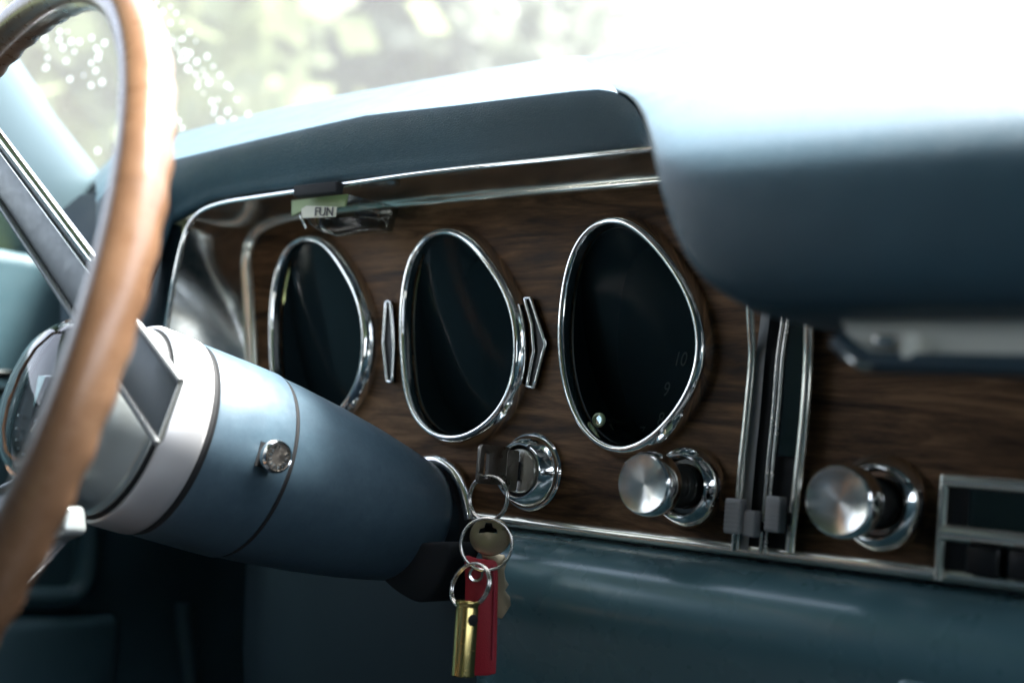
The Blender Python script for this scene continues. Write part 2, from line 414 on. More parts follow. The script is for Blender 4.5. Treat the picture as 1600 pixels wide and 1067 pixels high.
# painted lower edge of the dash, rolled
prof = [(.004, -.1030), (-.003, -.1036), (-.010, -.1046), (-.0175, -.1064), (-.0240, -.1095), (-.0295, -.1140), (-.0335, -.1200), (-.0355, -.1275), (-.0350, -.1370), (-.0310, -.1480), (-.0260, -.160), (-.022, -.180), (-.020, -.215), (-.02, -.26)]
rows = []
xl = P(737, 835, -.02).x
for i in range(40):
    u = i/39
    x = xl+(.46-xl)*u**1.6
    e = min(1, (x-xl)/.022); k = math.sqrt(max(0, 1-(1-e)**2))          # rounded left end
    rows.append([Vector((x, y*k+.004*(1-k), z)) for y, z in prof])
rows.insert(0, [Vector((xl-.001, .03, z)) for y, z in prof])
loft('painted_lower_edge', rows, M['dash_metal'], dash)
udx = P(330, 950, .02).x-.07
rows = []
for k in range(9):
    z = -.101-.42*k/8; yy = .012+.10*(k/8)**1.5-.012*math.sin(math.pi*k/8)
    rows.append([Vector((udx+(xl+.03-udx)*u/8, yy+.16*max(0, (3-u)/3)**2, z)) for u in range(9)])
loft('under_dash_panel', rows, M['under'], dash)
# ashtray door low on the right
ar = P(1385, 1040, -.026)
a1 = box('ashtray_gap', (ar.x+.13, -.024, ar.z-.03), (.262, .012, .066), M['black_matte'], dash, bevel=.004)
a2 = box('ashtray_door', (ar.x+.134, -.030, ar.z-.034), (.254, .012, .066), M['dash_metal'], dash, bevel=.005)

# ------------------------------------------------------------------ padded dash top
pad = thing('dash_pad', (0, .1, .1), 'blue grained vinyl dash pad, hooded above the gauges, bright along its top', 'dash pad')
def lerp_tab(tab, x):
    for i in range(len(tab)-1):
        if x <= tab[i+1][0] or i == len(tab)-2:
            t = (x-tab[i][0])/(tab[i+1][0]-tab[i][0]); return tab[i][1]+(tab[i+1][1]-tab[i][1])*t
bot = [(268, 352), (290, 340), (330, 318), (400, 305), (470, 297), (520, 289), (700, 268), (970, 238), (1120, 222)]
rol = [(268, 248), (375, 222), (462, 202), (572, 178), (725, 161), (896, 140), (935, 137), (958, 140), (976, 148), (992, 162), (1004, 182), (1014, 212), (1022, 226), (1120, 214)]
top = [(266, 213), (375, 185), (506, 154), (637, 130), (769, 107), (874, 90), (905, 90), (935, 100), (960, 112), (992, 138), (1014, 172), (1040, 195), (1120, 205)]
rows = []
stations = [150, 170, 190, 210, 230, 250, 270]+list(range(300, 901, 30))+list(range(912, 1040, 8))+[1050, 1080, 1110]
for px in stations:
    q = max(px, 255)
    b_, r_, t_ = lerp_tab(bot, q), lerp_tab(rol, q), lerp_tab(top, q)
    if px < 270:
        d = (270-px)/120
        r_ = 247+d*d*70; t_ = 212+d*d*62; b_ = 352+(1-(1-d)**2)*190
    prof_ = [P(px, b_+2, -.040), P(px, b_-3, -.0540), P(px, b_*.7+r_*.3, -.0590), P(px, b_*.35+r_*.65, -.0640), P(px, r_+7, -.0665), P(px, r_+1, -.0645), P(px, r_-4, -.054),
             P(px, r_*.65+t_*.35, -.030), P(px, r_*.3+t_*.7, .005), P(px, t_, .05)]
    tp = prof_[-1]
    prof_ += [tp+Vector((0, .05, .012)), tp+Vector((0, .12, .004)), tp+Vector((0, .26, -.03))]
    rows.append(catmull(prof_, 5))
loft('gauge_hood', rows, M['vinyl'], pad)
# deep passenger-side section, nearer to the camera
nl = [((870, 96), .050), ((905, 114), .018), ((932, 130), -.024), ((955, 139), -.054), ((977, 148), -.078), ((992, 161), -.096), ((1004, 181), -.115), ((1013, 210), -.135), ((1020, 240), -.1475), ((1027, 270), -.1535), ((1036, 308), -.1562), ((1058, 370), -.1565), ((1090, 424), -.1550), ((1132, 460), -.152), ((1185, 489), -.146), ((1250, 506), -.134), ((1310, 516), -.118)]
left = catmull([P(x, y, Y) for (x, y), Y in nl], 6)
left = [left[0]+Vector((-.03, .22, -.03)), left[0]+Vector((-.02, .10, .004))]+left
nL = len(left); rowsn = []
cen = Vector((.4, 0, .03))
offs = [(.030, .075), (.010, .045), (.0015, .02), (-.0005, .008), (0, 0)]
for k, (dx, dy) in enumerate(offs):
    rr = []
    for i, p in enumerate(left):
        rr.append(p+Vector((dx*.4, dy, 0)))
    rowsn.append(rr)
for dx in (.003, .008, .015, .03, .05, .08, .12, .17, .25, .35, .5):
    bulge = .006*(1-math.exp(-dx/.012))
    rr = []
    for i, p in enumerate(left):
        k = min(1, max(0, (i-8)/10))
        rr.append(Vector((p.x+dx, p.y-bulge*k, p.z)))
    rowsn.append(rr)
loft('passenger_roll', rowsn, M['vinyl'], pad)
# metal plate and blue lip under the passenger roll
q0, q1 = P(1312, 508, -.142), P(1345, 553, -.142)
pz0, pz1 = q0.z+.002, q1.z
poly = [Vector((q0.x, -.142, pz0)), Vector((q0.x+.003, -.142, pz1+.006)), Vector((q1.x, -.142, pz1)), Vector((.48, -.142, pz1)), Vector((.48, -.142, pz0))]
plate = prism('underside_plate', poly, Vector((0, .003, 0)), M['alu_plate'], pad)
cb = P(1422, 546, -.145)
box('bracket', cb, (.004, .006, .010), M['alu_plate'], plate, bevel=.001)
box('screw', P(1385, 533, -.143), (.008, .003, .004), M['steel'], plate, bevel=.001)
lipp = [P(1310, 532, -.142), P(1345, 559, -.144), P(1390, 567, -.145)]
lipz = lipp[-1].z
tube('lower_lip', catmull(lipp+[Vector((x, -.145, lipz)) for x in (.27, .35, .48)], 6), .0034, M['vinyl_dark'], pad, 12)
tube('clip', catmull([P(1322, 553, -.147), P(1334, 565, -.150), P(1352, 573, -.150), P(1362, 571, -.150)], 5), .0007, M['chrome'], pad, 8)
# pad end by the pillar: body of the dash below it
rows = []
for px, yt, yb in [(95, 330, 720), (125, 305, 740), (160, 300, 760), (200, 290, 760), (240, 330, 760), (262, 345, 760), (275, 350, 720), (285, 352, 700)]:
    ya = -.047+.010*math.sin((px-95)/190*math.pi)
    rows.append([P(px, yt+(yb-yt)*k/7, ya+.0+.004*math.sin(k/7*math.pi)) for k in range(8)])
loft('dash_end', rows, M['vinyl_dark'], pad)

# ------------------------------------------------------------------ gauges
def gauge(z, label, numerals=False):
    c0 = z.mean(); root = thing('gauge', (c0.real, 0, c0.imag), label, 'gauge', 'instrument gauges in the walnut panel')
    nr = loop_normals(z)
    pr_ = [(-.0006, -.0020), (-.0004, -.0062), (.0002, -.0078), (.0010, -.0086), (.0020, -.0088), (.0030, -.0082), (.0040, -.0068), (.0050, -.0045), (.0062, -.0015), (.0066, .0004)]
    bz = ring_loft('bezel', [to3(z+nr*o, y) for o, y in pr_], M['chrome'], root, angle=50)
    zi = z-nr*.0004
    pod = ring_loft('pod_wall', [to3(zi, .001), to3(zi-nr*.001, .012), to3(zi-nr*.003, .036)], M['dial'], root)
    d = to3(zi-nr*.003, .036); cdl = Vector((c0.real, .036, c0.imag))
    dial = mk('dial', d+[cdl], [(i, (i+1) % len(d), len(d)) for i in range(len(d))], M['dial'], root, smooth=False)
    v = []; f = []; nn = len(z); rings = 6                           # faintly domed glass
    for j in range(rings+1):
        s = j/rings
        for w in (z-nr*.0002): 
            q = c0+(w-c0)*s; v.append(Vector((q.real, .0100-.0012*(1-s*s)-.24*(q.imag-c0.imag), q.imag)))
    for j in range(rings):
        for i in range(nn):
            i2 = (i+1) % nn; f.append((j*nn+i, j*nn+i2, (j+1)*nn+i2, (j+1)*nn+i))
    mk('glass', v, f, M['lens'], root)
    if numerals:
        for s, px, py in [('10', 1062, 562), ('9', 1040, 609), ('8', 1031, 656), ('7', 1000, 678)]:
            text_mesh('numeral', s, .0105, P(px, py, .0355), UX, UZ, M['numeral'], dial, .0001, .25, .75)
        for k in range(9):
            a = math.radians(-75+k*13); pc = P(1000, 560, .0355)
            mk('tick', *boxgeo(pc+Vector((math.cos(a)*.040, 0, math.sin(a)*.046)), Vector((math.cos(a), 0, math.sin(a))), UY, Vector((-math.sin(a), 0, math.cos(a))), .003, .0002, .0005), M['numeral'], dial, smooth=False)
        ph = P(943, 657, .004)
        hubp = lathe('needle_pivot', [(.0001, .0042), (.0026, .0042), (.0030, .0035), (.0030, .001), (.0015, 0), (.0015, -.02)], ph, (0, -1, 0), M['chrome'], root, 32)
        lathe('pivot_ring', [(.0022, .0040), (.0024, .0052), (.0036, .0050), (.0038, .0036), (.0030, .0030)], ph, (0, -1, 0), M['pale_green'], hubp, 32)
        a = P(948, 664, .012); b_ = P(960, 676, .012); mk('tip_reflection', [a+Vector((-.0012, 0, -.002)), a+Vector((.001, 0, .003)), b_, a+Vector((-.0012, .0006, -.002)), a+Vector((.001, .0006, .003)), b_+Vector((0, .0006, 0))],
           [(0, 1, 2), (3, 5, 4), (0, 3, 4, 1), (1, 4, 5, 2), (2, 5, 3, 0)], M['numeral'], root, smooth=False)  # pale triangular reflection by the pivot, modelled as a solid sliver
    return root
gauge(z1, 'chrome ringed gauge partly hidden by the steering column')
gauge(z2, 'chrome ringed gauge standing between the two chevron trims')
gauge(z3, 'chrome ringed gauge with numerals nine and ten and a green ringed pivot', True)

# chevron trims between the gauges
def chevron(poly, sc, ox, oy, label):
    pts = [P(ox+x/sc, oy+y/sc, -.003) for x, y in poly]
    c0 = sum(pts, Vector())/len(pts); root = thing('chevron_trim', (c0.x, 0, c0.z), label, 'trim', 'chrome chevrons between the gauges')
    prism('back_plate', [Vector((p.x, -.0004, p.z)) for p in pts], Vector((0, -.0016, 0)), M['black'], root)
    dense = []
    for i in range(len(pts)):
        a, b_ = pts[i], pts[(i+1) % len(pts)]
        for k in range(6): dense.append(a.lerp(b_, k/6))
    tube('chrome_edge', dense, .0010, M['chrome'], root, 8, closed=True, up=(0, 1, 0))
    return root
chevron([(62, 404), (81, 402), (90, 520), (93, 590), (86, 738), (66, 735), (50, 572)], 2.668, 580, 320, 'narrow chrome trim piece beside the gauge half hidden by the column')
chevron([(640, 390), (664, 388), (726, 580), (678, 762), (650, 756), (678, 610), (670, 500)], 2.668, 580, 320, 'chrome chevron pointing towards the gauge with numerals')

# ------------------------------------------------------------------ ignition lock, knobs
def ignition():
    o = P(831, 737, 0)
    root = thing('ignition_lock', o, 'round chrome ignition lock with a key in it', 'ignition lock')
    bz = lathe('bezel', [(.0205, .0002), (.0205, .0016), (.0198, .0024), (.0190, .0024), (.0188, .0040), (.0180, .0052), (.0152, .0118), (.0145, .0124), (.0137, .0124), (.0132, .0116), (.0130, .0075)], o, (0, -1, 0), M['chrome'], root, 72)
    lathe('gap_ring', [(.0130, .0078), (.0112, .0078)], o, (0, -1, 0), M['black_matte'], root, 48)
    cyl = lathe('lock_cylinder', [(.0114, .006), (.0114, .0108), (.0108, .0116), (.0030, .0112), (.0001, .0110)], o, (0, -1, 0), M['spun'], root, 56)
    box('key_slot', o+Vector((0, -.0116, 0)), (.0022, .0012, .0095), M['black_matte'], cyl)
    for t in (1.1, -2.0):
        lathe('notch', [(.0001, .0128), (.0008, .0128), (.0010, .0122)], o+Vector((math.cos(t)*.0143, 0, math.sin(t)*.0143)), (0, -1, 0), M['black'], bz, 12)
    return o
ign = ignition()
def knob(base_px, face_px, r_base, r_cap, length, label):
    o = P(*base_px, 0)
    root = thing('pull_switch', o, label, 'knob', 'spun metal pull knobs on the dash')
    k = r_base/.0190
    bz = lathe('bezel', [(.0198*k, .0001), (.0196*k, .0020), (.0188*k, .0040), (.0155*k, .0098), (.0148*k, .0104), (.0140*k, .0100), (.0134*k, .0060)], o, (0, -1, 0), M['chrome'], root, 72)
    lathe('recess', [(.0136*k, .0062), (.0125*k, .0040), (.0105*k, .0040)], o, (0, -1, 0), M['stem'], root, 48)
    j = r_cap/.0155
    st = lathe('stem', [(.0112*j, .003), (.0112*j, .010), (.0102*j, .0115), (.0098*j, length*.60), (.0115*j, length*.66), (.0120*j, length*.70)], o, (0, -1, 0), M['stem'], root, 48)
    lathe('stem_ring', [(.0114*j, .0098), (.0117*j, .0104), (.0114*j, .0112)], o, (0, -1, 0), M['chrome'], st, 40)
    cp = lathe('cap', [(.0118*j, length*.68), (.0150*j, length*.70), (.0160*j, length*.75), (.0162*j, length*.85), (.0158*j, length*.93), (.0150*j, length*.985), (.0143*j, length)], o, (0, -1, 0), M['chrome'], root, 64)
    lathe('cap_face', [(.0143*j, length), (.0138*j, length*.993), (.0070*j, length*.972), (.0002*j, length*.965)], o, (0, -1, 0), M['spun'], cp, 72)
    return root
knob((1077, 760), (1013, 757), .0192, .0141, .0400, 'spun metal pull knob under the gauge with numerals')
knob((1377, 786), (1308, 778), .0204, .0146, .0425, 'spun metal pull knob between the slide levers and the radio')
ob = P(574, 690, 0); rt = thing('dash_button', ob, 'small chrome button peeping over the steering column', 'button')
lathe('bezel', [(.0105, 0), (.0105, .004), (.0085, .0065)], ob, (0, -1, 0), M['chrome'], rt, 32); lathe('cap', [(.0085, .0065), (.006, .0085), (.0001, .009)], ob, (0, -1, 0), M['spun'], rt, 32)

# ------------------------------------------------------------------ slide lever panel
so = P(1200, 860, 0)
sp = thing('slide_lever_panel', so, 'upright black slide lever panel edged by two chrome strips', 'lever panel')
def vpath(pxs, Y): return catmull([P(x, y, Y-(.0 if y > 560 else (560-y)*.00009)) for x, y in pxs], 5)
Lp = vpath([(1171, 470), (1173, 510), (1175, 560), (1168, 640), (1158, 740), (1150, 858)], -.006)
Rp = vpath([(1264, 500), (1263, 560), (1258, 640), (1248, 740), (1234, 862)], -.006)
n_ = min(len(Lp), len(Rp))
Lq = [Vector((p.x, -.0015, p.z)) for p in Lp]
zt = [.0775-.1765*k/24 for k in range(25)]
def xat(path, z):
    for i in range(len(path)-1):
        a, b_ = path[i], path[i+1]
        if (a.z-z)*(b_.z-z) <= 0: return a.x+(b_.x-a.x)*((z-a.z)/((b_.z-a.z) or 1))
    return path[0].x if z > path[0].z else path[-1].x
zs = [z for z in zt if z < Lp[0].z+.03]
loft('back_plate', [[Vector((xat(Lp, z)+(xat(Rp, z)-xat(Lp, z))*u, -.0025, z)) for u in (0, .33, .66, 1)] for z in zs], M['black_matte'], sp)
loft('green_window', [[Vector((xat(Lp, z)+(xat(Rp, z)-xat(Lp, z))*u, -.0045, z)) for u in (.56, .75, .96)] for z in zs if z > -.062], M['smoke_green'], sp)
loft('side_rail', [[Vector((xat(Lp, z)+(xat(Rp, z)-xat(Lp, z))*u, -.0045, z)) for u in (.04, .12, .2)] for z in zs], M['lever'], sp)
for u in (.44, .53):
    tube('guide_rod', [Vector((xat(Lp, z)+(xat(Rp, z)-xat(Lp, z))*u, -.005, z)) for z in zs], .0009, M['steel'], sp, 8)
tube('chrome_strip', Lp, .0019, M['trim'], sp, 10); tube('chrome_strip', Rp, .0024, M['trim'], sp, 10)
def lever(px, py, w, h, dep):
    tip = P(px, py, -dep)
    o = box('lever', tip, (w, .006, h), M['lever'], sp, bevel=.0008)
    box('stem', tip+Vector((w*.1, dep*.5, -h*.1)), (w*.35, dep, h*.35), M['black'], o)
    for k in range(7): box('rib', tip+Vector((0, -.0032, (k-3)*h/8)), (w*.9, .0008, h/20), M['lever'], o)
lever(1149, 806, .0080, .0155, .018); lever(1175, 818, .0060, .0115, .016); lever(1212, 803, .0075, .0155, .016)
tube('lever_pin', [P(1148, 832, -.014), P(1146, 858, -.010)], .0012, M['steel'], sp, 8)

# ------------------------------------------------------------------ radio
r0, r1, r2 = P(1478, 750, -.005), P(1478, 832, -.005), P(1470, 890, -.005)
rad = thing('radio', (r0.x+.05, 0, r2.z), 'chrome framed car radio with a black tuning window', 'radio')
xa, xb = r0.x, r0.x+.17
box('body', ((xa+xb)/2, -.0015, (r0.z+r2.z)/2), (xb-xa, .003, r0.z-r2.z), M['black'], rad)
box('tuning_window', ((xa+xb)/2+.004, -.0042, (r0.z+r1.z)/2), (xb-xa-.012, .002, r0.z-r1.z-.006), M['smoke_green'], rad)
tube('frame_strip', [Vector((xa, -.006, r0.z)), Vector((xb, -.006, r0.z))], .0030, M['trim'], rad, 10)
tube('frame_strip', [Vector((xa, -.006, r1.z)), Vector((xb, -.006, r1.z))], .0036, M['trim'], rad, 10)
tube('frame_strip', [Vector((xa, -.006, r0.z+.002)), Vector((xa-.0005, -.006, r2.z-.004))], .0021, M['trim'], rad, 10)
for k in range(7):
    x = xa+.018+k*.017
    box('push_button', (x, -.006, (r1.z+r2.z)/2-.002), (.013, .009, .011), M['black'], rad, bevel=.001)

# ------------------------------------------------------------------ small clear clip with a lettered tag below the hood
co = P(540, 330, -.045)
cl = thing('clear_plastic_clip', co, 'clear plastic clip with a green tag stuck below the dash hood', 'clip')
A, B, C_, D_ = P(470, 322, -.046), P(600, 318, -.030), P(590, 357, -.030), P(505, 364, -.046)
nrm = Vector((0, .012, 0))
prism('acrylic_block', [A, P(545, 304, -.046), B, C_, D_, P(482, 350, -.046)], nrm, M['acrylic'], cl, bevel=.0005)
tg_ = prism('green_tag', [P(458, 314, -.050), P(545, 304, -.050), P(541, 323, -.050), P(472, 331, -.050), P(458, 338, -.050)], Vector((0, -.0012, 0)), M['label_green'], cl)
tp = prism('lettered_tape', [P(472, 327, -.0535), P(480, 322, -.0535), P(527, 323.5, -.0535), P(525, 339, -.0535), P(473, 341, -.0535)], Vector((0, -.0006, 0)), M['label_white'], cl)
ta = (P(527, 325, -.0545)-P(490, 322, -.0545)).normalized(); 
text_mesh('lettering', 'FUN', .0072, P(506, 331.5, -.0546), Vector((1, 0, -.06)).normalized(), Vector((0, 0, 1)), M['ink'], tp, .0002, 0, 1.15)
tube('hook', [P(470, 338, -.05), P(474, 346, -.05), P(478, 357, -.048)], .0009, M['chrome'], cl, 8)
box('mount', P(497, 297, -.0585), (.036, .006, .0065), M['black_matte'], cl, bevel=.001)

# ------------------------------------------------------------------ steering column
AX = Vector((-0.16891934, -0.95809662, 0.2313377)).normalized(); E0 = Vector((-0.1241, 0, -0.1086))
column = thing('steering_column', E0, 'blue steering column with a silver collar running into the dash', 'steering column')
lathe('tube', [(.0285, .0095), (.0312, .0115), (.0332, .0150), (.0345, .020), (.0375, .036), (.0408, .056), (.0440, .082), (.0464, .110), (.0470, .1225)], E0, AX, M['col_light'], column, 96)
lathe('neck', [(.0275, -.05), (.0275, .006), (.0280, .0100)], E0, AX, M['under'], column, 64)
lathe('seam', [(.0468, .1225), (.0462, .1235), (.0468, .1245)], E0, AX, M['black_matte'], column, 96)
slv = lathe('sleeve', [(.0470, .1246), (.0478, .1254), (.0480, .1400), (.0480, .1655), (.0474, .1668)], E0, AX, M['col_light'], column, 96)
lathe('seam', [(.0474, .1668), (.0464, .1678), (.0464, .1696), (.0476, .1704)], E0, AX, M['black_matte'], column, 96)
lathe('collar', [(.0476, .1704), (.0484, .1714), (.0486, .1740), (.0486, .1890), (.0480, .1904), (.0466, .1906)], E0, AX, M['silver'], column, 96)
lathe('seam', [(.0466, .1906), (.0452, .1912), (.0452, .1924)], E0, AX, M['black_matte'], column, 96)
# hazard knob: find where the sight line meets the sleeve
def cyl_hit(px, py, r):
    d = ray(px, py).normalized(); o = CAM-E0
    d2 = d-AX*d.dot(AX); o2 = o-AX*o.dot(AX)
    a, b_, c = d2.dot(d2), 2*d2.dot(o2), o2.dot(o2)-r*r
    t = (-b_-math.sqrt(max(0, b_*b_-4*a*c)))/(2*a); p = CAM+d*t
    n = (p-E0)-AX*(p-E0).dot(AX); return p, n.normalized()
hp, hn = cyl_hit(414, 712, .0475)
hax = (hn+Vector((.30, 0, -.02))).normalized()
e1 = AX; e2 = hn.cross(AX).normalized()
box('switch_slot', hp, (.0085, .0115, .0014), M['black_matte'], column, axes=(e1, e2, hn))
hz = lathe('hazard_knob', [(.0028, -.002), (.0028, .0060), (.0062, .0068), (.0074, .0076), (.0078, .0090), (.0076, .0108), (.0070, .0118), (.0064, .0116)], hp, hax, M['chrome'], column, 48)
lathe('knob_face', [(.0064, .0116), (.0062, .0112), (.0001, .0113)], hp, hax, M['key_dark'], hz, 40)
a_, he, hg = frame_from(hax)
for k in range(14):
    t = 2*math.pi*k/14+.2
    if 4 <= k <= 5: continue
    d = he*math.cos(t)+hg*math.sin(t); q = hg*math.cos(t)-he*math.sin(t)
    box('raised_mark', hp+hax*.0116+d*.0047, (.0017, .0007, .0005), M['chrome'], hz, axes=(d, q, hax))
# cover below the column and the chrome arch round its opening
arch = catmull([P(632, 752, -.004), P(640, 735, -.004), P(660, 722, -.004), P(686, 721, -.004), P(709, 737, -.004), P(724, 765, -.004), P(732, 796, -.004), P(735, 812, -.004)], 6)
tube('opening_trim', arch, .0034, M['chrome'], dash, 12)
cvp = [P(x, y, -.006) for x, y in [(640, 742), (660, 729), (686, 728), (706, 742), (720, 770), (728, 800), (728, 862), (600, 862), (600, 790)]]
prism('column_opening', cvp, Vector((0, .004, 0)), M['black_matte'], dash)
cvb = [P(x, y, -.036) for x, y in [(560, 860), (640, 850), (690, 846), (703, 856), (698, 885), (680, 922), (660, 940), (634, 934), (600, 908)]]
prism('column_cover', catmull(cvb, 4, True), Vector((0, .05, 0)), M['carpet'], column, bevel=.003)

# ------------------------------------------------------------------ steering wheel
WC = Vector((-0.17416921, -0.2723735, -0.04793108)); WN = Vector((-0.1436326, -0.96233479, 0.2308277)).normalized(); WR = .1772
wheel = thing('steering_wheel', WC, 'tan wood rimmed steering wheel with grey metal spokes and clear horn cap', 'steering wheel')
_, we, wg = frame_from(WN)
def wp(tdeg, r=WR, h=0): t = math.radians(tdeg); return WC+we*(r*math.cos(t))+wg*(r*math.sin(t))+WN*h
NS, NT = 720, 26; rv, rf, bv, bf = [], [], [], []
for i in range(NS):
    t = 2*math.pi*i/NS; d = we*math.cos(t)+wg*math.sin(t); c0 = WC+d*WR
    w = .5-.5*math.cos(t*64)
    for k in range(NT):
        a = 2*math.pi*k/NT; ca, sa = math.cos(a), math.sin(a)          # ca outwards, sa towards the driver
        fwd = max(0, -sa)**3
        r = .0096+fwd*(.0004+.0010*w)
        rv.append(c0+d*(ca*r*.97)+WN*(sa*r*1.02))
fr_front, fr_back = [], []
for i in range(NS):
    for k in range(NT):
        k2 = (k+1) % NT; i2 = (i+1) % NS
        rf.append((i*NT+k, i*NT+k2, i2*NT+k2, i2*NT+k))
mk('rim', rv, rf, M['rim'], wheel)
# spokes: flat bars with rolled edges from the rim to the hub
def spoke(far_c, far_w, near_a, near_b, th=.0022):
    """far_c: rim point, far_w: width vector there; near_a/near_b: upper and lower corner at the hub"""
    fa, fb = far_c+far_w*.5, far_c-far_w*.5
    nrm = (near_a-fa).cross(fb-fa).normalized()
    if nrm.dot(CAM-far_c) < 0: nrm = -nrm
    rows = []
    for u in range(13):
        u /= 12
        rows.append((fa.lerp(near_a, u), fb.lerp(near_b, u)))
    v, f = [], []
    outline = [r[0] for r in rows]+[r[1] for r in reversed(rows)]
    o = prism('spoke', outline, -nrm*th, M['spoke'], wheel, bevel=.0004)
    e_u = tube('edge_trim', [r[0]+nrm*.0006 for r in rows], .0019, M['spoke'], o, 8)
    tube('edge_trim', [r[1]+nrm*.0006 for r in rows], .0016, M['spoke'], o, 8)
    return o, rows, nrm
na, nb = PD(284, 596, .536), PD(248, 692, .532)
fc = wp(54, WR-.004)
s1, rws, nrm = spoke(fc, (PD(-72, 113, .655)-PD(-72, 196, .655)), na, nb)
up = (rws[0][0]-rws[0][1]).normalized()
v, f = [], []
tube('chrome_edge', [r[0]+up*.0022+nrm*.0002 for r in rws[:9]], .0026, M['chrome'], s1, 10)
tube('chrome_line', [r[0].lerp(r[1], .16)+nrm*.0006 for r in rws[:10]], .0006, M['chrome'], s1, 8)
tube('end_edge', [na+nrm*.0004, nb+nrm*.0004], .0008, M['trim'], s1, 8)
# lower spoke, bright root below the hub
na, nb = PD(128, 800, .560), PD(62, 812, .545)
fc = wp(238, WR-.004)
s2, rws, nrm = spoke(fc, (wp(232, WR-.004)-wp(244, WR-.004)), PD(132, 806, .57), PD(40, 800, .57))
box('spoke_root', PD(92, 822, .550), (.026, .012, .0130), M['hub_metal'], s2, axes=((UX+UZ*.35).normalized(), UY, (UZ-UX*.35).normalized()), bevel=.003)
spoke(wp(306, WR-.004), wp(312, WR-.004)-wp(300, WR-.004), E0+AX*.21+we*.02-wg*.03, E0+AX*.21-we*.0-wg*.035)
# hub and horn cap

hub = lathe('hub', [(.0452, .1924), (.0456, .1936), (.0440, .1945), (.0432, .1960), (.0428, .2180), (.0420, .2215), (.0385, .2235)], E0, AX, M['hub_metal'], wheel, 96)
lathe('horn_ring', [(.0385, .2235), (.0392, .2250), (.0388, .2270), (.0372, .2285), (.0356, .2284), (.0350, .2270)], E0, AX, M['chrome'], wheel, 80)
hc = lathe('horn_cap', [(.0350, .2262), (.0300, .2256), (.0200, .2250), (.0001, .2246)], E0, AX, M['black'], wheel, 64)
lathe('clear_dome', [(.0352, .2280), (.0335, .2325), (.0280, .2368), (.0190, .2396), (.0090, .2408), (.0001, .2411)], E0, AX, M['horn_lens'], wheel, 64)
hcO = E0+AX*.2268; hx, hy = -we, wg
prism('emblem', [hcO+hx*a*.012+hy*b_*.012 for a, b_ in [(-1.1, .8), (1.1, .8), (.0, -1.4)]], AX*.0025, M['chrome'], hc, bevel=.0004)
for k in range(10):
    t = math.radians(200+k*15); box('raised_mark', hcO+hx*math.cos(t)*.027+hy*math.sin(t)*.027, (.0022, .0012, .0008), M['silver'], hc, axes=(hx, hy, AX))

# ------------------------------------------------------------------ keys
KX = ign.x
def circle_pts(c, ax, ay, rx, ry=None, n=48, a0=0, a1=2*math.pi):
    ry = ry or rx
    return [c+ax*(math.cos(a0+(a1-a0)*i/n)*rx)+ay*(math.sin(a0+(a1-a0)*i/n)*ry) for i in range(n)]
ik = thing('ignition_key', (KX, -.03, ign.z), 'dark flat key standing in the ignition lock', 'key')
yz = lambda y, z: Vector((KX-.0011, y, ign.z+z))
def rrect(y0, y1, z0, z1, r, n=5):
    out = []
    for cy, cz, a0 in [(y1-r, z1-r, 0), (y0+r, z1-r, 90), (y0+r, z0+r, 180), (y1-r, z0+r, 270)]:
        for k in range(n+1):
            a = math.radians(a0+90*k/n); out.append(yz(cy+r*math.cos(a), cz+r*math.sin(a)))
    return out
kh = rrect(-.0430, -.0205, -.0075, .0120, .0025)
prism('head', kh, Vector((.0022, 0, 0)), M['key_dark'], ik, hole=rrect(-.0398, -.0360, -.0050, .0080, .001), bevel=.0003)
prism('shoulder', rrect(-.0225, -.0130, -.0105, .0105, .002), Vector((.0026, 0, 0)), M['key_dark'], ik, bevel=.0003)
prism('blade', rrect(-.0135, -.0108, -.0042, .0042, .0005), Vector((.002, 0, 0)), M['key_dark'], ik)
view = (CAM-P(760, 830, -.05)).normalized(); vr = UZ.cross(view).normalized(); vu = view.cross(vr).normalized()
def split_ring(name, c, ax, ay, r, wire, label, group='key rings', ry=None):
    root = thing(name, c, label, 'key ring', group)
    nn = ax.cross(ay).normalized()
    for s in (-1, 1):
        tube('coil', circle_pts(c+nn*(wire*.95*s), ax, ay, r, ry), wire, M['steel'], root, 8, closed=True)
    return root
split_ring('key_ring', P(763, 778, -.038), (UX*.9+UY*.12).normalized(), (UZ+UX*.03).normalized(), .0112, .00075, 'small steel ring hanging from the ignition key')
split_ring('key_ring', PD(760, 850, .609), vr, vu, .0122, .0008, 'largest steel ring, around the worn brass key')
split_ring('key_ring', PD(735, 915, .603), (vr*.78+view*.62).normalized(), (vu*.97+vr*.2).normalized(), .0108, .00075, 'lowest steel ring holding the brass cartridge case')
# second key, hanging
S = .609/F
kc = PD(766, 838, .615); k2 = thing('hanging_key', kc, 'worn round headed brass key hanging behind the red fob', 'key')
def kp(px, py, d=.615): return PD(px, py, d)
head = [kp(766+32*math.cos(t), 838-30*math.sin(t)) for t in [2*math.pi*i/40 for i in range(40)]]
hole = [kp(x, y) for x, y in [(748, 833), (750, 826), (757, 824), (759, 816), (768, 816), (770, 824), (776, 826), (777, 833), (762, 831)]]
prism('head', head, view*.002, M['key_brass'], k2, hole=hole, bevel=.0003)
blade = [(752, 862), (788, 866), (792, 878), (788, 892), (790, 905), (795, 913), (789, 922), (797, 932), (798, 945), (791, 956), (784, 966), (768, 962), (760, 940), (756, 900), (754, 875)]
prism('blade', [kp(x, y, .6152) for x, y in blade], view*.0016, M['key_brass'], k2, bevel=.0002)

